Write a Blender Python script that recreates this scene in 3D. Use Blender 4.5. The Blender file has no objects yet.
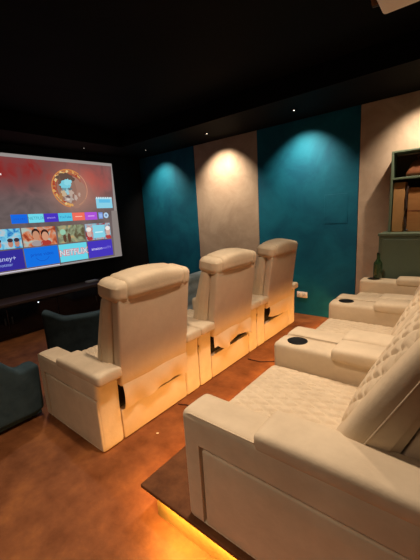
import bpy, bmesh, math, random
from math import sin, cos, pi, radians, exp, sqrt
from mathutils import Vector, Matrix
random.seed(7)
S = bpy.context.scene
COL = S.collection

# ------------------------------------------------------------------ helpers
def link(name, me, mats=None, parent=None, loc=None):
    o = bpy.data.objects.new(name, me)
    COL.objects.link(o)
    if mats is not None and me is not None:
        for m in (mats if isinstance(mats, (list, tuple)) else [mats]):
            me.materials.append(m)
    if parent: o.parent = parent
    if loc: o.location = loc
    return o

def obj(name, bm, mats, parent=None, loc=None, smooth=True, ang=40):
    me = bpy.data.meshes.new(name)
    bmesh.ops.recalc_face_normals(bm, faces=bm.faces[:])
    if smooth:
        for f in bm.faces: f.smooth = True
        for e in bm.edges:
            if len(e.link_faces) == 2 and e.calc_face_angle(0) > radians(ang): e.smooth = False
    bm.to_mesh(me); bm.free()
    return link(name, me, mats, parent, loc)

def tag(o, label=None, cat=None, group=None, kind=None):
    if label: o['label'] = label
    if cat: o['category'] = cat
    if group: o['group'] = group
    if kind: o['kind'] = kind
    return o

def empty(name, loc=(0,0,0), rz=0):
    o = bpy.data.objects.new(name, None); COL.objects.link(o)
    o.location = loc; o.rotation_euler = (0,0,rz); o.empty_display_size = .1
    return o

def copy_tree(o, parent=None):
    c = o.copy(); COL.objects.link(c)
    if parent: c.parent = parent
    for ch in list(o.children): copy_tree(ch, c)
    return c

def box(bm, x0,x1,y0,y1,z0,z1, bev=0, seg=2, mi=0):
    b = bmesh.new()
    bmesh.ops.create_cube(b, size=1)
    for v in b.verts:
        v.co = Vector(((x0+x1)/2+v.co.x*(x1-x0), (y0+y1)/2+v.co.y*(y1-y0), (z0+z1)/2+v.co.z*(z1-z0)))
    if bev: bmesh.ops.bevel(b, geom=b.edges[:], offset=bev, segments=seg, profile=.5, affect='EDGES')
    for f in b.faces: f.material_index = mi
    merge(bm, b)

def merge(bm, b):
    t = bpy.data.meshes.new('t'); b.to_mesh(t); b.free()
    bm.from_mesh(t); bpy.data.meshes.remove(t)

def soft(lo, hi, r, n=(6,6,6), fn=None, extra=(None,None,None), rs=3, bm=None):
    """closed rounded box on a surface lattice; fn(v, face_axis, sign) may reshape it"""
    ax = []
    for a in range(3):
        L, H = lo[a], hi[a]; rr = min(r, (H-L)/2*.999)
        c = [L + rr*(1-cos(pi/2*i/rs)) for i in range(rs+1)]
        m = [L+rr + (H-L-2*rr)*i/n[a] for i in range(1, n[a])]
        d = [H - rr*(1-cos(pi/2*i/rs)) for i in range(rs, -1, -1)]
        q = c + m + d
        if extra[a]: q += list(extra[a])
        q = sorted(q); s = [q[0]]
        for t in q[1:]:
            if t - s[-1] > 1e-5: s.append(t)
        ax.append(s)
    out = bm or bmesh.new(); vd = {}
    rr = [min(r, (hi[a]-lo[a])/2) for a in range(3)]
    def V(i,j,k):
        key = (i,j,k)
        if key in vd: return vd[key]
        p = [ax[0][i], ax[1][j], ax[2][k]]
        q = [min(max(p[a], lo[a]+rr[a]), hi[a]-rr[a]) for a in range(3)]
        d = [(p[a]-q[a])/rr[a] if rr[a] else 0 for a in range(3)]
        l = sqrt(sum(t*t for t in d))
        if l > 1e-9: p = [q[a]+d[a]/l*rr[a]*max(abs(t) for t in d) if False else q[a]+d[a]/l*rr[a] for a in range(3)]
        nrm = [d[a]/l if l>1e-9 else 0 for a in range(3)]
        v = Vector(p)
        if fn:
            v2 = fn(v, nrm)
            if v2 is not None: v = Vector(v2)
        vd[key] = out.verts.new(v); return vd[key]
    N = [len(a)-1 for a in ax]
    for k in (0, N[2]):
        for i in range(N[0]):
            for j in range(N[1]): out.faces.new((V(i,j,k),V(i+1,j,k),V(i+1,j+1,k),V(i,j+1,k)))
    for j in (0, N[1]):
        for i in range(N[0]):
            for k in range(N[2]): out.faces.new((V(i,j,k),V(i+1,j,k),V(i+1,j,k+1),V(i,j,k+1)))
    for i in (0, N[0]):
        for j in range(N[1]):
            for k in range(N[2]): out.faces.new((V(i,j,k),V(i,j+1,k),V(i,j+1,k+1),V(i,j,k+1)))
    return out

def lathe(prof, seg=24, c=(0,0,0), bm=None, axis='z', mi=0):
    b = bm or bmesh.new(); rings = []
    def pt(r, h, a):
        if axis == 'z': return (c[0]+r*cos(a), c[1]+r*sin(a), c[2]+h)
        return (c[0]+h, c[1]+r*cos(a), c[2]+r*sin(a))
    for r, h in prof:
        rings.append([b.verts.new(pt(max(r,1e-4), h, 2*pi*i/seg)) for i in range(seg)])
    for A, B in zip(rings, rings[1:]):
        for i in range(seg):
            f = b.faces.new((A[i], A[(i+1)%seg], B[(i+1)%seg], B[i])); f.material_index = mi
    for R_ in (rings[0], rings[-1]):
        try: f = b.faces.new(R_); f.material_index = mi
        except ValueError: pass
    return b

def tube(pts, r, seg=8, bm=None):
    b = bm or bmesh.new(); prev = None; P = [Vector(p) for p in pts]
    for i, p in enumerate(P):
        t = (P[min(i+1,len(P)-1)]-P[max(i-1,0)]).normalized()
        u = t.cross(Vector((0,0,1)));
        if u.length < 1e-3: u = t.cross(Vector((1,0,0)))
        u.normalize(); w = t.cross(u)
        ring = [b.verts.new(p+u*r*cos(2*pi*k/seg)+w*r*sin(2*pi*k/seg)) for k in range(seg)]
        if prev:
            for k in range(seg): b.faces.new((prev[k],prev[(k+1)%seg],ring[(k+1)%seg],ring[k]))
        else: b.faces.new(ring)
        prev = ring
    b.faces.new(prev)
    return b

# ------------------------------------------------------------------ materials
def mat(name, c1, c2=None, scale=6, rough=.8, detail=4, bump=0, bscale=80, spec=.3, emis=None, estr=0,
        sheen=0, metal=0, lo=.35, hi=.65, c3=None, distort=0, vec_scale=None, trans=0):
    m = bpy.data.materials.new(name); m.use_nodes = True
    nt = m.node_tree; b = nt.nodes['Principled BSDF']
    b.inputs['Base Color'].default_value = (*c1,1); b.inputs['Roughness'].default_value = rough
    b.inputs['Specular IOR Level'].default_value = spec; b.inputs['Metallic'].default_value = metal
    if sheen:
        b.inputs['Sheen Weight'].default_value = sheen; b.inputs['Sheen Roughness'].default_value = .4
        b.inputs['Sheen Tint'].default_value = (*[min(1,c*1.3) for c in c1],1)
    if trans: b.inputs['Transmission Weight'].default_value = trans
    tc = nt.nodes.new('ShaderNodeTexCoord')
    if c2:
        n = nt.nodes.new('ShaderNodeTexNoise'); n.inputs['Scale'].default_value = scale; n.inputs['Detail'].default_value = detail
        n.inputs['Roughness'].default_value = .62; n.inputs['Distortion'].default_value = distort
        src = tc.outputs['Object']
        if vec_scale:
            mp = nt.nodes.new('ShaderNodeMapping'); mp.inputs['Scale'].default_value = vec_scale
            nt.links.new(src, mp.inputs[0]); src = mp.outputs[0]
        nt.links.new(src, n.inputs['Vector'])
        r = nt.nodes.new('ShaderNodeValToRGB')
        r.color_ramp.elements[0].position = lo; r.color_ramp.elements[0].color = (*c1,1)
        r.color_ramp.elements[1].position = hi; r.color_ramp.elements[1].color = (*c2,1)
        if c3:
            e = r.color_ramp.elements.new((lo+hi)/2); e.color = (*c3,1)
        nt.links.new(n.outputs['Fac'], r.inputs[0]); nt.links.new(r.outputs[0], b.inputs['Base Color'])
    if bump:
        n2 = nt.nodes.new('ShaderNodeTexNoise'); n2.inputs['Scale'].default_value = bscale; n2.inputs['Detail'].default_value = 4
        nt.links.new(tc.outputs['Object'], n2.inputs['Vector'])
        bp = nt.nodes.new('ShaderNodeBump'); bp.inputs['Strength'].default_value = bump; bp.inputs['Distance'].default_value = .01
        nt.links.new(n2.outputs['Fac'], bp.inputs['Height']); nt.links.new(bp.outputs[0], b.inputs['Normal'])
    if emis:
        b.inputs['Emission Color'].default_value = (*emis,1); b.inputs['Emission Strength'].default_value = estr
    return m

def glow(name, c, s=1.0):
    m = bpy.data.materials.new(name); m.use_nodes = True
    nt = m.node_tree; nt.nodes.clear()
    e = nt.nodes.new('ShaderNodeEmission'); e.inputs[0].default_value = (*c,1); e.inputs[1].default_value = s
    o = nt.nodes.new('ShaderNodeOutputMaterial'); nt.links.new(e.outputs[0], o.inputs[0])
    return m

def lin(r,g,b):
    f = lambda c: c/12.92 if c <= .04045 else ((c+.055)/1.055)**2.4
    return (f(r/255), f(g/255), f(b/255))

M = dict(
    suede = mat('cream_suede', (.63,.505,.355), (.73,.595,.425), scale=5, rough=.85, bump=.12, bscale=60, spec=.2, sheen=.25),
    suede_back = mat('cream_suede_back', (.62,.48,.34), (.68,.54,.39), scale=4, rough=.8, bump=.08, bscale=50, spec=.2, sheen=.15),
    gap_shade = mat('painted_gap_shadow', (.012,.009,.007), rough=.9),  # near-black colour paints the shade inside the recliner's rear gap
    black = mat('black_plastic', (.005,.005,.006), rough=.6, spec=.2),
    floor = mat('rust_carpet', (.125,.038,.010), (.33,.12,.036), scale=4.5, rough=.55, detail=9, bump=.25, bscale=25, spec=.25, lo=.3, hi=.72, c3=(.215,.075,.026)),
    riser = mat('riser_carpet', (.10,.036,.013), (.20,.075,.027), scale=7, rough=.65, detail=8, bump=.2, bscale=40, spec=.2),
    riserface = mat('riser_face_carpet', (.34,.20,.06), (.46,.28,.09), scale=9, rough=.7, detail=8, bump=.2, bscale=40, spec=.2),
    ceil = mat('black_ceiling', (.003,.003,.003), (.0045,.0045,.0045), scale=2, rough=.8, spec=.08),
    wallblack = mat('black_wall', (.006,.007,.009), (.010,.011,.014), scale=3, rough=.8, spec=.15),
    wallrear = mat('dark_rear_wall', (.05,.045,.04), (.06,.054,.048), scale=3, rough=.9),
    teal = mat('teal_plaster', (.0,.080,.150), (.003,.130,.215), scale=2.2, rough=.7, detail=8, bump=.25, bscale=14, spec=.25, distort=.6),
    beige = mat('beige_plaster', (.36,.265,.195), (.48,.37,.28), scale=2.4, rough=.75, detail=8, bump=.25, bscale=16, spec=.2, distort=.6),
    velvet = mat('blue_velvet', (.026,.050,.064), (.046,.080,.098), scale=7, rough=.85, bump=.1, bscale=40, spec=.2, sheen=.35),
    paleblue = mat('pale_blue_velvet', (.35,.5,.58), (.6,.72,.78), scale=6, rough=.85, bump=.15, bscale=30, spec=.2, sheen=.2),
    wenge = mat('dark_wood', (.045,.027,.023), (.065,.04,.033), scale=3, rough=.5, vec_scale=(1,1,14), spec=.4),
    gloss = mat('smoked_glass_door', (.004,.004,.005), rough=.12, spec=.5),
    green = mat('sage_green_paint', (.11,.15,.105), (.125,.17,.12), scale=3, rough=.55, spec=.3),
    inside = mat('dark_cabinet_back', (.035,.02,.012), (.05,.028,.016), scale=4, rough=.8),
    carton = mat('brown_cardboard', (.36,.16,.055), (.42,.20,.07), scale=5, rough=.8, vec_scale=(1,1,6)),
    carton2 = mat('tan_cardboard', (.40,.21,.08), (.46,.25,.10), scale=5, rough=.8),
    leather = mat('brown_leather', (.16,.055,.025), (.22,.08,.035), scale=8, rough=.5, bump=.15),
    bottle = mat('green_bottle_glass', (.03,.075,.03), rough=.12, spec=.6, trans=.25),
    white = mat('white_plastic', (.84,.79,.75), (.86,.81,.77), scale=4, rough=.5),
    chrome = mat('brushed_trim', (.05,.05,.05), rough=.35, metal=.6),
    paper = mat('paper_scrap', (.8,.7,.5), rough=.8),
    cord = mat('cord_rubber', (.04,.012,.008), rough=.6),
    lens_on = glow('downlight_lens', (1,.86,.66), 5),
    lens_dim = glow('downlight_lens_dim', (1,.9,.75), 1.2),
    led = glow('led_strip_glow', (1,.55,.16), 6),
)

# ------------------------------------------------------------------ room shell
XS, XR, YN, YW, HC = -5.34, 2.2, -1.6, 4.45, 2.75      # screen wall, rear wall, near wall, panelled wall, soffit height
RZ = .20                                               # platform height
def struct(name, bm, m, smooth=False):
    return tag(obj(name, bm, m, smooth=smooth), kind='structure')
b = bmesh.new(); box(b, XS-.12, XR+.12, YN-.12, YW+.12, -.12, 0); struct('floor', b, M['floor'])
b = bmesh.new(); box(b, XS-.12, XR+.12, YN-.12, YW+.12, 2.98, 3.08); struct('ceiling', b, M['ceil'])
b = bmesh.new(); box(b, XS-.12, XS, YN-.12, YW+.12, 0, 2.98); struct('wall_left', b, M['wallblack'])
b = bmesh.new(); box(b, XS, XR, YW, YW+.12, 0, 2.98); struct('wall_back', b, M['wallblack'])
b = bmesh.new(); box(b, XR, XR+.12, YN-.12, YW+.12, 0, 2.98); struct('wall_right', b, M['wallrear'])
b = bmesh.new(); box(b, XS, XR, YN-.12, YN, 0, 2.98); struct('wall_front', b, M['wallrear'])
# dropped soffit round the ceiling
b = bmesh.new()
box(b, XS, -4.62, YN, YW, HC, 2.98); box(b, -4.62, XR, 3.52, YW, HC, 2.98)
struct('trim_5', b, M['ceil'])
# painted plaster panels on the side wall
for i, (x0, x1, m) in enumerate(((-5.30,-3.83,'teal'), (-3.83,-2.565,'beige'), (-2.565,-1.115,'teal'), (-1.115,XR,'beige'))):
    b = bmesh.new(); box(b, x0+.002, x1-.002, YW-(.018 if m=='teal' else .012), YW, .0, HC, .002, 1); struct('trim_%d'%(i+1), b, M[m])
# access hatch in the teal panel
b = bmesh.new(); box(b, -1.54, -1.235, YW-.021, YW-.016, 1.34, 1.73, .004, 2)
tag(obj('access_hatch', b, M['teal'], smooth=False), 'flush teal hatch panel faintly outlined on the large teal wall panel', 'hatch')

# raised platform with overhanging nosing
b = bmesh.new()
box(b, -1.225, XR, .82, YW-.02, RZ-.022, RZ, .006, 2)
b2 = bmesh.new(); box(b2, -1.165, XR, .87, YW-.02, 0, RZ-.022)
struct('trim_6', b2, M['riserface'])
tag(obj('platform', b, M['riser'], smooth=False), kind='structure')
b = bmesh.new()
box(b, -1.176, -1.166, .86, YW-.04, RZ-.036, RZ-.024)
box(b, -1.176, XR-.05, .857, .867, RZ-.036, RZ-.024)
tag(obj('led_strip', b, M['led'], smooth=False), 'warm glowing light strip tucked under the platform edge', 'light strip')

# ------------------------------------------------------------------ recliners
def quilt(u, v, p=.082, ang=33, depth=.016, w=.010):
    a = radians(ang)
    d = 9
    for s in (1, -1):
        t = (u*sin(a)*s + v*cos(a))/p
        d = min(d, abs(t-round(t))*p)
    return -depth*exp(-(d/w)**2)

W = .511        # half width of a recliner
AW = .18        # arm width
def arm_bm(sg):
    # sg=-1: arm at -y. outer side faces sg
    yo, yi = sg*W, sg*(W-AW)
    lo, hi = min(yo,yi), max(yo,yi)
    def fn(v, n):
        x, y, z = v
        if abs(y-yo) < .006 and x > -.747 and z < .408 and x < -.001 and z > .02: y -= sg*.042
        if z > .3:
            k = (z-.3)/.25
            if x > -.1: x += .016*k
        if n[2] > .5: z += .004*cos((y-(yo+yi)/2)/AW*pi)
        return (x, y, z)
    return soft((-.838,lo,0),(0,hi,.545), .030, (10,6,8), fn, extra=((-.748,-.746),None,(.0199,.0201,.407,.409)), rs=4)

def arm_pad_bm(sg):
    yo, yi = sg*(W+.001), sg*(W-AW-.010)
    lo, hi = min(yo,yi), max(yo,yi)
    yc = (lo+hi)/2
    def fn(v, n):
        x, y, z = v
        if n[2] > .3: z += .014*cos((y-yc)/AW*2.4)*(1-exp(-((x+.53)/.09)**2))
        return (x,y,z)
    return soft((-.515,lo,.508),(.060,hi,.582), .024, (10,6,2), fn, rs=4)

def cushion_top(v, n, x0, x1, y0, y1, q=True):
    x, y, z = v
    if n[2] > .2:
        u = (x-x0)/(x1-x0)*2-1; w = (y-y0)/(y1-y0)*2-1
        z += .028*max(0,(1-abs(u)**2.4))*max(0,(1-abs(w)**2.2))*n[2]
        if q:
            e = min(1, max(0,(1-abs(w))*7))*min(1,max(0,(1-abs(u))*6))
            z += quilt(x, y, p=.052, ang=24, depth=.010, w=.008)*e*n[2]
    return (x, y, z)

def build_recliner():
    root = empty('recliner')
    # base with rear and front boards
    b = bmesh.new()
    box(b, -.80, -.006, -(W-AW-.002), W-AW-.002, .008, .235, .008, 2)
    base = obj('base', b, M['suede_back'], root)
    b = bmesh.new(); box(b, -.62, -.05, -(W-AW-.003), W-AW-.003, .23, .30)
    obj('gap_shadow_block', b, M['gap_shade'], base, smooth=False)  # dark block painted as the shade in the void under the flap
    # seat
    s = (-.87, -.10, -(W-AW-.004), W-AW-.004)
    bm = soft((s[0],s[2],.285),(s[1],s[3],.415), .045, (96,96,4), lambda v,n: cushion_top(v,n,*s), rs=4)
    obj('seat', bm, M['suede'], root)
    # closed footrest board
    bm = soft((-.865,-(W-AW-.008),.06),(-.795,W-AW-.008,.285), .03, (3,10,5), None, rs=3)
    obj('footrest', bm, M['suede'], root)
    # arms
    for sg in (-1, 1):
        a = obj('arm', arm_bm(sg), M['suede'], root)
        obj('arm_pad', arm_pad_bm(sg), M['suede'], a)
        obj('piping', tube([(-.838,sg*(W-.012),.36),(-.8385,sg*(W-.010),.50),(-.829,sg*(W-.008),.532),(-.806,sg*(W-.007),.5405),(-.65,sg*(W-.006),.5415),(-.51,sg*(W-.006),.5415)], .0032, 8), M['suede'], a)
        yo = sg*W; lo, hi = sorted((yo-sg*.040, yo-sg*.002))
        obj('side_panel', soft((-.736,lo,.016),(-.004,hi,.393), .010, (8,2,6), None, rs=3), M['suede'], a)
        if sg > 0:
            yc = W-AW/2
            b = lathe([(.059,.540),(.059,.5510),(.056,.5520),(.052,.5515),(.050,.5500),(.049,.5495)], 32, (-.735, yc, 0))
            obj('cup_holder', b, M['black'], a)
        else:
            b = bmesh.new(); box(b, -.475,-.435, -(W-AW)-.012, -(W-AW)+.016, .548, .566, .003, 2)
            sb = obj('control_button', b, M['black'], a)
    # backrest, built upright about its hinge then leaned
    HX, HZ = -.12, .28
    def fcush(v, n):
        x, y, z = v
        if n[0] < -.2:
            w = y/.25; h = (z-.42)/.36
            x -= .035*max(0,1-abs(w)**2.5)*max(0,1-abs(h)**2.5)
            e = min(1,max(0,(1-abs(w))*7))*min(1,max(0,(1-abs(h))*7))
            x += -quilt(z, y, p=.072, ang=38)*e
        x -= .055*max(0,(.80-z))/.7
        return (x,y,z)
    bm = soft((-.075,-.25,.07),(.06,.25,.78), .05, (4,60,84), fcush, rs=4)
    back = obj('backrest', bm, M['suede'], root, loc=(HX,0,HZ))
    for sg in (-1,1):
        def fb(v, n):
            x, y, z = v
            if n[0] < .9: x -= .085*max(0,(.80-z))/.7*(1 if x < .02 else .25)
            if n[0] < -.2: x -= .011*sin(max(0,min(1,z/.8))*pi)
            if n[1]*sg > 0: y += sg*.010*sin(max(0,min(1,z/.8))*pi)
            return (x,y,z)
        lo, hi = sorted((sg*.232, sg*.352))
        obj('bolster', soft((-.060,lo,.03),(.045,hi,.80), .046, (4,4,14), fb, rs=4), M['suede'], back)
    for sg in (-1,1):
        pts = [(-.004-.085*max(0,.80-h)/.7*.8, sg*(.3525+.010*sin(max(0,min(1,h/.8))*pi)), h) for h in [.08+.68*i/12 for i in range(13)]]
        obj('piping', tube(pts, .003, 8), M['suede'], back)
    bm = soft((.05,-.333,.165),(.128,.333,.835), .016, (2,8,10), None, rs=3)
    obj('back_panel', bm, M['suede_back'], back)
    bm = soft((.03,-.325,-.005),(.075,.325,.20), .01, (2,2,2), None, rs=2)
    obj('gap_shadow_board', bm, M['gap_shade'], back)  # dark board behind the flap, coloured as the gap's shade
    def fh(v, n):
        x, y, z = v
        if n[2] > 0: z += .026*(1-(y/.27)**2)*min(1,max(0,(z-.80)/.1))
        if n[0] > .1: x += .004*cos(y/.27*1.5)
        # soft gathers near the ends
        z += .004*sin(y*70)*max(0,(abs(y)-.17)/.1)*max(0,n[2])
        return (x,y,z)
    obj('headrest', soft((-.085,-.282,.775),(.142,.282,.922), .050, (6,26,4), fh, rs=5), M['suede'], back)
    for sg in (-1,1):
        lo, hi = sorted((sg*.245, sg*.362))
        def fw(v, n):
            x, y, z = v
            k = max(0,(abs(y)-.262)/.13)
            if n[2] > 0: z -= .035*k*k
            if n[0] > 0: x -= .035*k*k
            if n[2] < 0: z += .02*k*k
            return (x,y,z)
        obj('headrest_wing', soft((-.078,lo,.768),(.138,hi,.918), .042, (5,6,5), fw, rs=4), M['suede'], back)
    back.rotation_euler = (0, radians(8), 0)
    return root

def flap_bm(bot, y0=-.33, y1=.33, top=.475, seed=0, fold=.010):
    rnd = random.Random(seed); ph = [rnd.uniform(0,6) for _ in range(4)]
    b = bmesh.new(); ny, nz = 44, 14; rows = []
    for side in (0,1):
        g = []
        for i in range(ny+1):
            t = i/ny; y = y0+(y1-y0)*t; zb = bot(t); r = []
            for k in range(nz+1):
                s = k/nz; z = top+(zb-top)*s
                x = .004 + .145*(z-.28)*.55 - .012 + s*(.020+fold*(sin(t*9+ph[0]+s*2)+.7*sin(t*21+ph[1]-s*3)*s)) + .016*sin(s*pi) - side*.006
                r.append(b.verts.new((x+.014, y, z)))
            g.append(r)
        rows.append(g)
    for g in rows:
        for i in range(ny):
            for k in range(nz): b.faces.new((g[i][k],g[i+1][k],g[i+1][k+1],g[i][k+1]))
    A, B = rows
    for i in range(ny):
        for k in (0,nz): b.faces.new((A[i][k],A[i+1][k],B[i+1][k],B[i][k]))
    for k in range(nz):
        for i in (0,ny): b.faces.new((A[i][k],A[i][k+1],B[i][k+1],B[i][k]))
    return b

proto = build_recliner()
FX, FY, BY, PITCH = -1.80, .95, .84, 1.03
front_labels = ['cream recliner in the front row nearest the camera, beside the dark blue armchairs',
                'middle cream recliner of the front row, its rear flap bunched over a dark gap',
                'cream recliner of the front row closest to the teal wall and white socket']
back_labels = ['large cream recliner in the foreground at the platform edge, quilted seat fully in view',
               'middle cream recliner of the platform row, between the foreground seat and the last one',
               'cream recliner at the far end of the platform row, before the green cabinet']
flaps = [(lambda t: .250+.010*sin(t*7+3.4)+.006*t+.05*exp(-((t-.62)/.16)**2)*0+.012*exp(-((t-.6)/.15)**2), -.318, .325, 3, .012),
         (lambda t: .300+.026*sin(t*8+2)-.02*t+.012*sin(t*23), -.32, .325, 5, .024),
         (lambda t: .262+.012*sin(t*6)+.05*(1-t)**6, -.262, .325, 9, .010)]
recliners = []
for i in range(6):
    r = proto if i == 0 else copy_tree(proto)
    recliners.append(r)
for i, r in enumerate(recliners[:3]):
    r.location = (FX, FY+W+i*PITCH, 0)
    tag(r, front_labels[i], 'recliner', 'cream recliners in the front row')
    f, y0, y1, sd, fo = flaps[i]
    obj('rear_flap', flap_bm(f, y0, y1, seed=sd, fold=fo), M['suede_back'], r)
for i, r in enumerate(recliners[3:]):
    r.location = (-.02, BY+W+i*PITCH, RZ)
    tag(r, back_labels[i], 'recliner', 'cream recliners on the platform')
    for c in list(r.children):
        n = c.name.split('.')[0]
        if n == 'arm':
            c.scale.x = 1.05
            for g in list(c.children):
                if not g.name.startswith('side_panel'): g.location.x = .018
                if g.name.startswith('control_button'): bpy.data.objects.remove(g)
        if n == 'seat': c.location.x = -.012
        if n == 'footrest': c.location.x = -.012
        if n == 'backrest': c.location.x = -.256; c.rotation_euler[1] = radians(22)

# ------------------------------------------------------------------ dark blue armchairs by the screen
def smooth(a, b, t):
    t = max(0, min(1, (t-a)/(b-a))); return t*t*(3-2*t)
def build_lounge(prof, m, depth=.62, hw=.40, channels=0):
    """low lounge chair facing -x: curved back whose top edge follows prof(y), deep low seat, plinth"""
    root = empty('lounge_chair')
    def fbk(v, n):
        x, y, z = v
        k = (z-.05)/.55
        z = .05 + k*(prof(y)-.05)
        x += .03*k - .05*(1-smooth(.0,.12,hw-abs(y)))*.4
        if channels and n[0] > .3: x += .022*abs(sin(z*pi/channels))
        return (x, y, z)
    obj('backrest', soft((-.20,-hw,.05),(-.035,hw,.60), .045, (3,26,30), fbk, rs=4), m, root)
    s_ = (-depth,-.17,-hw+.02,hw-.02)
    obj('seat', soft((s_[0],s_[2],.10),(s_[1],s_[3],.26), .05, (10,10,3), lambda v,n: cushion_top(v,n,*s_,q=False)), m, root)
    b = bmesh.new(); box(b, -depth+.03, -.06, -hw+.03, hw-.03, .03, .12, .01, 2); obj('plinth', b, m, root)
    for x in (-depth+.08, -.12):
        for y in (-hw+.08, hw-.08): obj('foot', lathe([(.022,0),(.026,.032)], 12, (x,y,0)), M['black'], root)
    return root
c = build_lounge(lambda y: .46+.012*exp(-((y-.33)/.05)**2)+.15*(1-smooth(.08,.27,y)), M['velvet'])
c.location = (-2.575,.548,0); tag(c, 'dark blue velvet lounge chair at the left edge, just left of the nearest front recliner', 'lounge chair')
c = build_lounge(lambda y: .50+.11*(1-smooth(-.40,-.14,y))+.03*smooth(.1,.4,y), M['velvet'])
c.location = (-3.39,1.75,0); c.rotation_euler[2] = radians(-30); tag(c, 'dark blue velvet lounge chair turned aside, between nearest front recliner and media cabinet', 'lounge chair')
c = build_lounge(lambda y: .72, M['paleblue'], channels=.15)
c.location = (-3.02,3.50,0); c.rotation_euler[2] = radians(6); tag(c, 'pale blue padded lounge chair glimpsed through the gap between two front recliners', 'lounge chair')

# ------------------------------------------------------------------ screen
sc = empty('projection_screen', (XS+.001, 2.24, .80))
tag(sc, 'large lit screen on the black wall showing a streaming menu', 'screen')
y0, y1, z0, z1 = .69, 3.79, .865, 2.615
def rel(o): o.location = (-sc.location.x, -sc.location.y, -sc.location.z); return o
b = bmesh.new()
for a in ((y0-.03,y1+.03,z1,z1+.03),(y0-.03,y1+.03,z0-.03,z0),(y0-.03,y0,z0,z1),(y1,y1+.03,z0,z1)):
    box(b, XS+.002, XS+.024, *a, .003, 1)
rel(obj('frame', b, M['black'], sc, smooth=False))

def hero_material():
    m = bpy.data.materials.new('menu_backdrop'); m.use_nodes = True
    nt = m.node_tree; nt.nodes.clear(); N = nt.nodes.new; L = nt.links.new
    tc = N('ShaderNodeTexCoord'); sx = N('ShaderNodeSeparateXYZ'); L(tc.outputs['Object'], sx.inputs[0])
    Y, Z = sx.outputs[1], sx.outputs[2]
    def math(op, a, b=None):
        n = N('ShaderNodeMath'); n.operation = op
        for i, t in enumerate((a, b)):
            if t is None: continue
            if isinstance(t, (int,float)): n.inputs[i].default_value = t
            else: L(t, n.inputs[i])
        return n.outputs[0]
    def mix(f, a, b):
        n = N('ShaderNodeMix'); n.data_type = 'RGBA'; L(f, n.inputs[0])
        for i, t in ((6,a),(7,b)):
            if isinstance(t, tuple): n.inputs[i].default_value = (*t,1)
            else: L(t, n.inputs[i])
        return n.outputs[2]
    def gauss(cy, cz, sy, sz):
        a = math('DIVIDE', math('SUBTRACT', Y, cy), sy); c = math('DIVIDE', math('SUBTRACT', Z, cz), sz)
        d = math('ADD', math('MULTIPLY', a, a), math('MULTIPLY', c, c))
        return math('POWER', 2.718, math('MULTIPLY', d, -1))
    noise = N('ShaderNodeTexNoise'); noise.inputs['Scale'].default_value = 3.2; noise.inputs['Detail'].default_value = 7; noise.inputs['Distortion'].default_value = 1.2
    L(tc.outputs['Object'], noise.inputs['Vector'])
    nf = noise.outputs['Fac']
    base = mix(math('SUBTRACT', nf, .1), lin(70,62,62), lin(128,112,110))
    red = math('MULTIPLY', gauss(2.1, 2.40, .95, .30), math('MULTIPLY', nf, 1.7))
    c = mix(math('MINIMUM', red, 1), base, lin(128,36,34))
    red2 = math('MULTIPLY', gauss(3.35, 2.30, .42, .30), math('MULTIPLY', nf, 1.5))
    c = mix(math('MINIMUM', red2, 1), c, lin(165,70,62))
    disc = gauss(2.98, 2.06, .36, .34)
    c = mix(math('MULTIPLY', disc, .8), c, lin(176,128,110))
    # darken the lower band behind the menu a little
    e = N('ShaderNodeEmission'); L(c, e.inputs[0]); e.inputs[1].default_value = 1.12
    o = N('ShaderNodeOutputMaterial'); L(e.outputs[0], o.inputs[0])
    return m

def poster_material(name, ca, cb, cc, scale):
    m = bpy.data.materials.new(name); m.use_nodes = True
    nt = m.node_tree; nt.nodes.clear(); N = nt.nodes.new; L = nt.links.new
    tc = N('ShaderNodeTexCoord'); n = N('ShaderNodeTexNoise'); n.inputs['Scale'].default_value = scale; n.inputs['Detail'].default_value = 3; n.inputs['Distortion'].default_value = .8
    L(tc.outputs['Object'], n.inputs['Vector'])
    r = N('ShaderNodeValToRGB'); r.color_ramp.elements[0].position = .36; r.color_ramp.elements[0].color = (*ca,1)
    r.color_ramp.elements[1].position = .66; r.color_ramp.elements[1].color = (*cc,1)
    q = r.color_ramp.elements.new(.5); q.color = (*cb,1)
    L(n.outputs['Fac'], r.inputs[0]); e = N('ShaderNodeEmission'); L(r.outputs[0], e.inputs[0])
    o = N('ShaderNodeOutputMaterial'); L(e.outputs[0], o.inputs[0]); return m

PM = []; PI = {}
def pm(key, m=None):
    if key not in PI:
        PI[key] = len(PM); PM.append(m if m else glow('menu_colour_%d' % len(PM), lin(*key)))
    return PI[key]
pic = bmesh.new()
def poly(pts, x, mi):
    vs = [pic.verts.new((x, y, z)) for y, z in pts]; f = pic.faces.new(vs); f.material_index = mi
def rect(a, b_, c, d, x, key): poly([(a,c),(b_,c),(b_,d),(a,d)], x, pm(key))
def ell(cy, cz, ry, rz, x, key, n=24, a0=0, a1=2*pi): poly([(cy+ry*cos(a0+(a1-a0)*i/n), cz+rz*sin(a0+(a1-a0)*i/n)) for i in range(n)], x, pm(key))
def ring(cy, cz, r0, r1, x, key, a0=0, a1=2*pi, n=40, e=1):
    for i in range(n):
        p, q = a0+(a1-a0)*i/n, a0+(a1-a0)*(i+1)/n
        poly([(cy+r0*cos(p),cz+r0*sin(p)*e),(cy+r1*cos(p),cz+r1*sin(p)*e),(cy+r1*cos(q),cz+r1*sin(q)*e),(cy+r0*cos(q),cz+r0*sin(q)*e)], x, pm(key))
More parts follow.
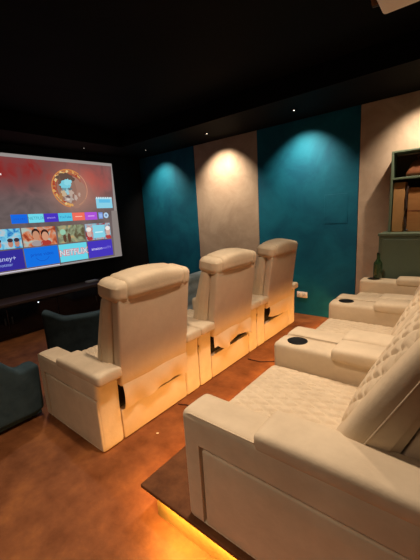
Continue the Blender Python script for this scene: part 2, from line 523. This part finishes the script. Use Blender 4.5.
def text(s, cy, cz, size, x, key, align='CENTER', bold=0):
    cu = bpy.data.curves.new('t', 'FONT'); cu.body = s; cu.size = size; cu.align_x = align; cu.align_y = 'CENTER'; cu.offset = bold
    o = bpy.data.objects.new('t', cu); COL.objects.link(o)
    bpy.context.view_layer.update()
    me = bpy.data.meshes.new_from_object(o.evaluated_get(bpy.context.evaluated_depsgraph_get()))
    me.transform(Matrix(((0,0,1,x),(1,0,0,cy),(0,1,0,cz),(0,0,0,1))))
    n0 = len(pic.faces); pic.from_mesh(me); pic.faces.ensure_lookup_table()
    for f in pic.faces[n0:]: f.material_index = pm(key)
    bpy.data.objects.remove(o); bpy.data.curves.remove(cu); bpy.data.meshes.remove(me)

P0 = XS+.010; P1 = P0+.0015; P2 = P0+.003; P3 = P0+.0045; P4 = P0+.006
pm('hero', hero_material())
poly([(y0,z0),(y1,z0),(y1,z1),(y0,z1)], XS+.006, pm((150,142,138)))
poly([(y0+.02,z0+.02),(y1-.11,z0+.02),(y1-.02,z1-.05),(y0+.02,z1-.05)], P0-.002, pm('hero'))
poly([(y1-.17,z0+.01),(y1-.005,z0+.01),(y1-.005,1.75),(y1-.13,1.75)], P0-.001, pm((138,128,124)))
# ornate ring and a plain generic head inside it
random.seed(3)
for k in range(3):
    ring(2.90, 2.14, .295-.035*k, .315-.035*k, P1, [(205,130,70),(215,165,95),(160,85,60)][k], .9-.2*k, 4.6+.2*k)
ring(2.92, 2.14, .285, .300, P1, (196,140,112), -1.2, .9)
def blob(cy, cz, ry, rz, x, key, jit=.18, n=22):
    poly([(cy+ry*q*cos(2*pi*i/n), cz+rz*q*sin(2*pi*i/n)) for i in range(n) for q in (1+random.uniform(-jit,jit),)], x, pm(key))
for i in range(30):
    a = 1.0+3.7*i/29; q = random.uniform(.245,.285); cy_, cz_ = 2.90+q*cos(a), 2.14+q*sin(a)
    blob(cy_, cz_, .022, .022, P2+.00002*i, random.choice([(216,160,92),(170,66,44),(222,190,130),(186,110,66)]), .4, 9)
blob(2.98, 2.07, .21, .25, P1, (160,120,104), .06)
blob(2.86, 2.12, .155, .22, P2, (146,110,96), .08)
blob(2.84, 2.31, .15, .075, P3, (98,76,66), .2); blob(2.74, 2.22, .035, .10, P3+.0001, (110,84,70), .3)
blob(2.82, 2.19, .095, .075, P3+.0002, (120,200,216), .22); blob(2.87, 2.24, .07, .05, P3+.0004, (140,212,224), .25)
blob(2.80, 2.12, .05, .03, P3+.0005, (104,150,160), .4); blob(2.89, 2.13, .035, .02, P3+.0006, (100,110,112), .4)
blob(2.90, 2.07, .05, .06, P3+.0003, (186,164,150), .35); blob(2.78, 2.05, .045, .06, P3+.0007, (196,172,140), .35)
blob(2.84, 2.08, .03, .05, P4, (150,196,206), .3)
blob(2.85, 1.97, .085, .055, P4+.0001, (176,160,150), .35); blob(2.84, 2.00, .05, .016, P4+.0003, (110,84,80), .35)
blob(2.84, 1.955, .03, .016, P4+.0004, (206,196,190), .4); blob(2.98, 1.99, .03, .045, P4, (190,168,156), .4); blob(3.05, 2.04, .022, .03, P4, (188,160,146), .4)
blob(2.72, 2.00, .03, .06, P3, (170,120,76), .35)
rect(3.36, 3.70, 1.80, 1.985, P1, (138,206,228)); rect(3.42,3.66,1.90,1.96,P2,(96,186,226))
for i in range(9): ell(3.38+.038*i, 1.985, .014, .02, P2, (206,232,238), 8)
rect(1.80,1.885,2.30,2.325,P1,(225,220,216))
# menu row of small tiles
row1 = [(1.905,2.14,(24,104,222)),(2.15,2.385,(110,214,232)),(2.39,2.62,(72,52,190)),(2.625,2.865,(84,196,226)),(2.87,3.10,(236,110,92)),(3.105,3.345,(172,84,214))]
for a,c,k in row1: rect(a,c,1.60,1.735,P1,k)
text('NETFLIX', 2.268, 1.668, .066, P2, (66,150,170))
text('prime video', 2.022, 1.668, .034, P2, (40,70,170)); text('amazon', 2.505, 1.668, .045, P2, (186,170,240)); text('YouTube', 2.745, 1.668, .055, P2, (40,110,170))
rect(2.92,3.05,1.66,1.675,P2,(250,190,170)); rect(3.16,3.29,1.66,1.675,P2,(222,170,240))
rect(3.375,3.465,1.61,1.725,P1,(120,150,214)); rect(3.39,3.45,1.63,1.70,P2,(150,180,232)); ring(3.535,1.668,.022,.052,P1,(176,206,232)); ell(3.535,1.668,.02,.02,P1,(110,140,190))
# posters
post = [((1.48,2.00),poster_material('poster_blue', lin(40,120,190), lin(120,200,225), lin(200,190,190), 9)),
        ((2.02,2.54),poster_material('poster_orange', lin(150,60,40), lin(205,120,80), lin(170,190,180), 8)),
        ((2.57,3.05),poster_material('poster_olive', lin(96,84,60), lin(140,150,120), lin(190,160,110), 7)),
        ((3.075,3.59),poster_material('poster_red', lin(150,60,60), lin(130,190,210), lin(200,130,120), 8)),
        ((.95,1.46),poster_material('poster_teal', lin(20,70,80), lin(80,150,150), lin(170,180,150), 8))]
for i, ((a,c),m) in enumerate(post): poly([(a,1.235),(c,1.235),(c,1.53),(a,1.53)], P1, pm('post%d'%i, m))
# two plain heads on the orange poster, small figures on the others
for cy_,cz_,k in ((2.22,1.40,(196,140,110)),(2.36,1.38,(206,150,120))):
    ell(cy_,cz_+.035,.062,.075,P2,(58,34,30)); ell(cy_,cz_,.052,.072,P3,k); ell(cy_,1.275,.085,.045,P2,(160,150,150) if cy_<2.3 else (170,60,50))
for cy_ in (1.68,1.84,1.93): ell(cy_,1.31,.035,.055,P2,(186,130,110)); ell(cy_,1.36,.04,.03,P3,(60,50,60))
for cy_ in (2.68,2.76): ell(cy_,1.32,.028,.075,P2,(96,66,50))
ell(2.66,1.42,.05,.05,P2,(150,200,170))
rect(3.22,3.46,1.27,1.50,P2,(132,208,226))
for cy_ in (3.14,3.53): ell(cy_,1.36,.045,.07,P2,(206,170,160)); ell(cy_,1.43,.05,.04,P3,(236,226,220)); ell(cy_,1.27,.06,.035,P2,(176,60,60))
rect(3.26,3.42,1.36,1.38,P3,(210,240,245))
# bottom row of app tiles
for a,c,k in ((1.48,1.99,(52,44,150)),(2.005,2.535,(22,112,224)),(2.55,3.06,(104,212,230)),(3.08,3.59,(70,54,186)),(.95,1.465,(30,120,90))): rect(a,c,.915,1.215,P1,k)
text('Disney+', 1.715, 1.09, .10, P2, (190,196,236)); text('hotstar', 1.725, 1.00, .066, P2, (150,170,230))
text('prime video', 2.27, 1.10, .075, P2, (20,76,186)); ring(2.27,1.11,.115,.122,P2,(20,76,186),pi+.5,2*pi-.5,20)
text('NETFLIX', 2.805, 1.065, .135, P2, (206,130,140), bold=.011); text('NETFLIX', 2.805, 1.065, .135, P3, (196,236,242))
text('amazon', 3.255, 1.07, .072, P2, (226,220,250)); text('miniTV', 3.46, 1.07, .066, P2, (150,140,230))
rect(.95,2.53,.885,.898,P1,(214,206,226)); rect(2.55,3.06,.885,.892,P1,(170,170,180))
rel(obj('menu_picture', pic, PM, sc, smooth=False))
# screen spill on the room, emitted by the picture itself

# ------------------------------------------------------------------ media cabinet under the screen
mc = empty('media_cabinet', (-5.1, 2.2, 0)); tag(mc, 'long low dark wood media cabinet below the screen', 'cabinet')
def relc(o, p): o.location = tuple(-q for q in p.location); return o
b = bmesh.new(); box(b, XS+.012, -4.88, .75, 3.62, .475, .515, .004, 2); box(b, XS+.012, -4.90, .78, 3.59, .06, .475); box(b, XS+.03,-4.94,.82,3.55,0,.06)
relc(obj('carcass', b, M['wenge'], mc, smooth=False), mc)
for i in range(4):
    b = bmesh.new(); a = .79+i*.70; box(b, -4.899, -4.882, a, a+.69, .075, .46, .003, 2)
    d = relc(obj('door', b, M['gloss'], mc, smooth=False), mc)
    b = bmesh.new(); box(b, -4.881, -4.872, a+(.64 if i%2==0 else .03), a+(.66 if i%2==0 else .05), .22, .32, .002, 1)
    obj('handle', b, M['chrome'], d, smooth=False)
for (yy,zz) in ((1.91,.44),(2.27,.10)):
    b = lathe([(.0085,0),(.0085,.004)], 10, (-4.8815,yy,zz), axis='x'); relc(obj('indicator_light', b, glow('indicator',(.8,.9,1),2.5), mc), mc)
b = bmesh.new(); box(b, -5.20,-5.09, 2.86, 3.06, .517, .545, .006, 2)
bx = obj('set_top_box', b, mat('pale_device',(.5,.5,.5),rough=.4)); tag(bx, 'small pale flat device lying on the dark media cabinet', 'device')

# ------------------------------------------------------------------ socket, cabinet, bottle
so = empty('wall_socket', (-1.855, YW-.02, .305)); tag(so, 'white double power socket low on the teal wall', 'socket')
b = bmesh.new(); box(b,-.08,.08,-.012,0,-.045,.045,.004,2); obj('plate', b, M['white'], so)
for x in (-.04,.04):
    b = bmesh.new(); box(b,x-.030,x+.030,-.017,-.010,-.030,.030,.003,2); o_ = obj('outlet', b, M['white'], so)
    b = bmesh.new()
    for dx,dz in ((0,.012),(-.010,-.008),(.010,-.008)): box(b,x+dx-.004,x+dx+.004,-.0178,-.0168,dz-.004,dz+.004)
    obj('pin_holes', b, M['black'], o_, smooth=False)

gc = empty('shelf_cabinet', (-.3, 4.3, RZ)); tag(gc, 'green wall cabinet with open shelves above a deeper closed base', 'cabinet')
def relg(o): return relc(o, gc)
GF, GB, GL, GR = 4.20, YW-.02, -.72, .75
b = bmesh.new()
box(b, GL, GL+.022, GF, GB, 1.235, 2.125, .003, 1); box(b, GR-.035, GR, GF, GB, 1.235, 2.125, .003, 1)
box(b, GL+.022, GR-.035, GF, GB, 2.105, 2.125, .003, 1)
relg(obj('shelf_frame', b, M['green'], gc, smooth=False))
b = bmesh.new(); box(b, GL+.023, GR-.036, GF+.006, GB-.014, 1.818, 1.840, .003, 1); relg(obj('shelf', b, M['green'], gc, smooth=False))
b = bmesh.new(); box(b, GL+.023, GR-.036, GB-.013, GB-.001, 1.236, 2.089); relg(obj('back_board', b, M['inside'], gc, smooth=False))
b = bmesh.new(); box(b, -.775, GR+.03, 4.02, GB, RZ, 1.205, .004, 2); relg(obj('lower_body', b, M['green'], gc, smooth=False))
b = bmesh.new(); box(b, -.785, GR+.04, 4.005, GB, 1.206, 1.235, .004, 2); relg(obj('counter', b, M['green'], gc, smooth=False))
for i in range(2):
    b = bmesh.new(); a = -.74+i*.75; box(b, a, a+.73, 4.004, 4.019, RZ+.05, 1.17, .003, 1); relg(obj('door', b, M['green'], gc, smooth=False))
b = bmesh.new(); box(b,-.69,-.575,4.235,4.40,1.237,1.79,.004,1)
o_ = obj('tall_carton', b, M['carton2'], smooth=False); tag(o_, 'narrow tan cardboard box at the left of the cabinet shelf', 'box')
b = bmesh.new(); box(b,-.545,.05,4.25,4.41,1.237,1.72,.004,1); o_ = obj('carton', b, M['carton'], smooth=False); tag(o_, 'wide brown cardboard box on the cabinet shelf, right of the tan one', 'box')
b = bmesh.new(); box(b,-.545,.05,4.2485,4.2495,1.46,1.475); obj('lid_seam', b, M['leather'], o_, smooth=False)
# strap hanging in front of the gap
pts = [(-.545,4.232,1.74),(-.56,4.226,1.64),(-.55,4.224,1.50),(-.565,4.224,1.40),(-.547,4.225,1.31),(-.555,4.23,1.265),(-.525,4.23,1.255)]
o_ = obj('hanging_strap', tube(pts,.011,8), M['wenge']); tag(o_, 'dark strap dangling over the edge of the brown boxes on the shelf', 'strap')
bg = empty('leather_bag', (-.43,4.32,1.842)); tag(bg, 'brown leather bag slumped on the upper cabinet shelf', 'bag')
def fbag(v, n):
    x,y,z = v
    k = z/.2; x = x*(1-.25*k)+.04*k; y *= 1-.35*k
    z += .015*sin(x*24)*(1 if n[2]>0 else 0)
    return (x,y,z)
obj('bag_body', soft((-.17,-.065,.002),(.17,.065,.185),.04,(10,6,6),fbag), M['leather'], bg)
obj('bag_handle', tube([(-.06+.02,-.045,.17),(-.05,-.05,.205),(0.02,-.05,.225),(.09,-.05,.20),(.10,-.045,.165)],.008,8), M['leather'], bg)

bo = empty('bottle', (-.735, BY+2*PITCH+2*W-.09, RZ+.5645)); tag(bo, 'dark green glass bottle standing on the far recliner arm by the green cabinet', 'bottle')
k = .044
obj('glass_body', lathe([(k*.9,0),(k,.006),(k,.150),(k*.96,.165),(k*.6,.190),(.016,.212),(.0145,.248),(.017,.250),(.017,.262),(.0145,.264)], 28), M['bottle'], bo)
obj('cap', lathe([(.0155,.2645),(.0155,.276),(.012,.279)], 20), M['black'], bo)

# ------------------------------------------------------------------ bits on the floor
def ridge(seed): pass
o_ = obj('floor_cable', tube([(-1.79,1.66,.005),(-1.72,1.69,.005),(-1.64,1.69,.005),(-1.52,1.66,.005),(-1.38,1.70,.005),(-1.18,1.68,.005)],.005,6), M['cord'])
tag(o_, 'thin dark cable on the floor between the rows, near the first recliner', 'cable')
o_ = obj('floor_cable', tube([(-1.74,2.69,.005),(-1.60,2.70,.005),(-1.45,2.80,.005),(-1.30,2.86,.005)],.005,6), M['cord'])
tag(o_, 'thin dark cable on the floor behind the middle front recliner', 'cable')
b = bmesh.new(); box(b,-.009,.009,-.006,.006,0,.004,.002,1); o_ = obj('paper_scrap', b, M['paper'], loc=(-1.66,1.31,.0005)); o_.rotation_euler[2]=.6
tag(o_, 'tiny pale paper scrap on the floor behind the nearest front recliner', 'scrap')

# ------------------------------------------------------------------ projector
pj = empty('projector', (-.22, 1.95, 2.53)); tag(pj, 'pale boxy projector hanging from the dark ceiling', 'projector')
obj('housing', soft((-.22,-.17,0),(.22,.17,.13),.02,(6,6,3)), M['white'], pj)
obj('lens', lathe([(.05,-.25),(.052,-.215)],24,(0,.07,.065),axis='x'), M['gloss'], pj)
obj('mount_pole', lathe([(.02,.13),(.02,.42),(.05,.425),(.05,.449)],20), M['black'], pj)
b = bmesh.new()
for i in range(8): box(b,.05+.015*i,.057+.015*i,-.172,-.169,.03,.10)
obj('vent_slots', b, M['black'], pj, smooth=False)

# ------------------------------------------------------------------ lights
def spot(name, loc, target, power, color=(1,.80,.58), size=80, blend=.7, r=.03):
    l = bpy.data.lights.new(name, 'SPOT'); l.energy = power; l.color = color; l.spot_size = radians(size); l.spot_blend = blend; l.shadow_soft_size = r
    o = bpy.data.objects.new(name, l); COL.objects.link(o); o.location = loc
    o.rotation_euler = (Vector(target)-Vector(loc)).to_track_quat('-Z','Y').to_euler(); return o
def downlight(x, y, z, label, dim=False, group='recessed ceiling downlights'):
    t = empty('downlight', (x,y,z)); tag(t, label, 'ceiling light', group)
    obj('trim_ring', lathe([(.045,0),(.045,-.006),(.036,-.008),(.030,-.004),(.030,0)],24), M['ceil'], t)
    obj('lens', lathe([(.007,0),(.007,-.0035)],20), M['lens_dim' if dim else 'lens_on'], t)
WL = ((-4.55,'teal panel nearest the screen',95),(-3.15,'beige wall panel',150),(-1.77,'wide teal panel beside the seats',125),(-.39,'green shelf cabinet',95))
for x, lab, pw in WL:
    downlight(x, 3.98, HC-.0005, 'small recessed downlight in the soffit above the '+lab, dim=x<-4)
    spot('wall_spot', (x,3.96,HC-.02), (x-.04,4.45,1.78), pw, size=96, blend=1, r=.02)
downlight(-4.99, 3.05, HC-.0005, 'small faint downlight in the soffit over the screen top', dim=True)
# seat downlights, plus unseen fill spots added to brighten arm sides and cabinet end
for i, (x, y, pw) in enumerate(((-.95,1.15,150),(-.95,2.45,138),(-1.5,-.75,110),(-.35,-1.1,105),(-3.7,1.6,95))):
    spot('seat_or_fill_spot', (x,y,2.95), (x,y,0), pw, color=(1,.79,.59), size=105, blend=.9, r=.06)
# led strip lamps (the strip's own light)
def strip(loc, length, rot, power, col=(1,.47,.11)):
    l = bpy.data.lights.new('strip_lamp','AREA'); l.shape = 'RECTANGLE'; l.size = length; l.size_y = .03; l.energy = power; l.color = col; l.spread = radians(170)
    o = bpy.data.objects.new('strip_lamp', l); COL.objects.link(o); o.location = loc; o.rotation_euler = rot; return o
ym = (.86+YW-.05)/2; ln = YW-.05-.86
o_ = strip((-1.192, ym, RZ-.046), ln, (0,0,0), 18)
d = Vector((-.85,0,-.35)); o_.rotation_euler = (d.to_track_quat('-Z','X')).to_euler()
# orient so that long side runs along y
def aim(o, dirv, longax):
    z = -Vector(dirv).normalized(); x = Vector(longax).normalized(); y = z.cross(x).normalized(); x = y.cross(z)
    o.rotation_euler = Matrix((x,y,z)).transposed().to_euler()
aim(o_, (-.85,0,-.45), (0,1,0))
o2 = strip(((-1.18+XR)/2, .838, RZ-.040), XR+1.18-.1, (0,0,0), 22, (1,.58,.12)); aim(o2, (0,.05,-1), (1,0,0))

w = bpy.data.worlds.new('World'); S.world = w; w.use_nodes = True
w.node_tree.nodes['Background'].inputs[0].default_value = (.5,.45,.4,1); w.node_tree.nodes['Background'].inputs[1].default_value = .02

# ------------------------------------------------------------------ camera (recovered from the vanishing points)
f, yaw, pitch, roll = 316.36, -.68626, -.20101, -.060132
fw = Vector((sin(yaw)*cos(pitch), cos(yaw)*cos(pitch), sin(pitch)))
r0 = Vector((cos(yaw), -sin(yaw), 0)); u0 = r0.cross(fw)
rr = r0*cos(roll)+u0*sin(roll); uu = -r0*sin(roll)+u0*cos(roll)
cam = bpy.data.cameras.new('Camera'); co = bpy.data.objects.new('Camera', cam); COL.objects.link(co)
co.matrix_world = Matrix(((rr.x,uu.x,-fw.x,0),(rr.y,uu.y,-fw.y,0),(rr.z,uu.z,-fw.z,1.55),(0,0,0,1)))
cam.sensor_fit = 'HORIZONTAL'; cam.sensor_width = 36; cam.lens = f/420*36; cam.clip_start = .02
S.camera = co
S.view_settings.view_transform = 'Standard'; S.view_settings.look = 'None'; S.view_settings.exposure = 0
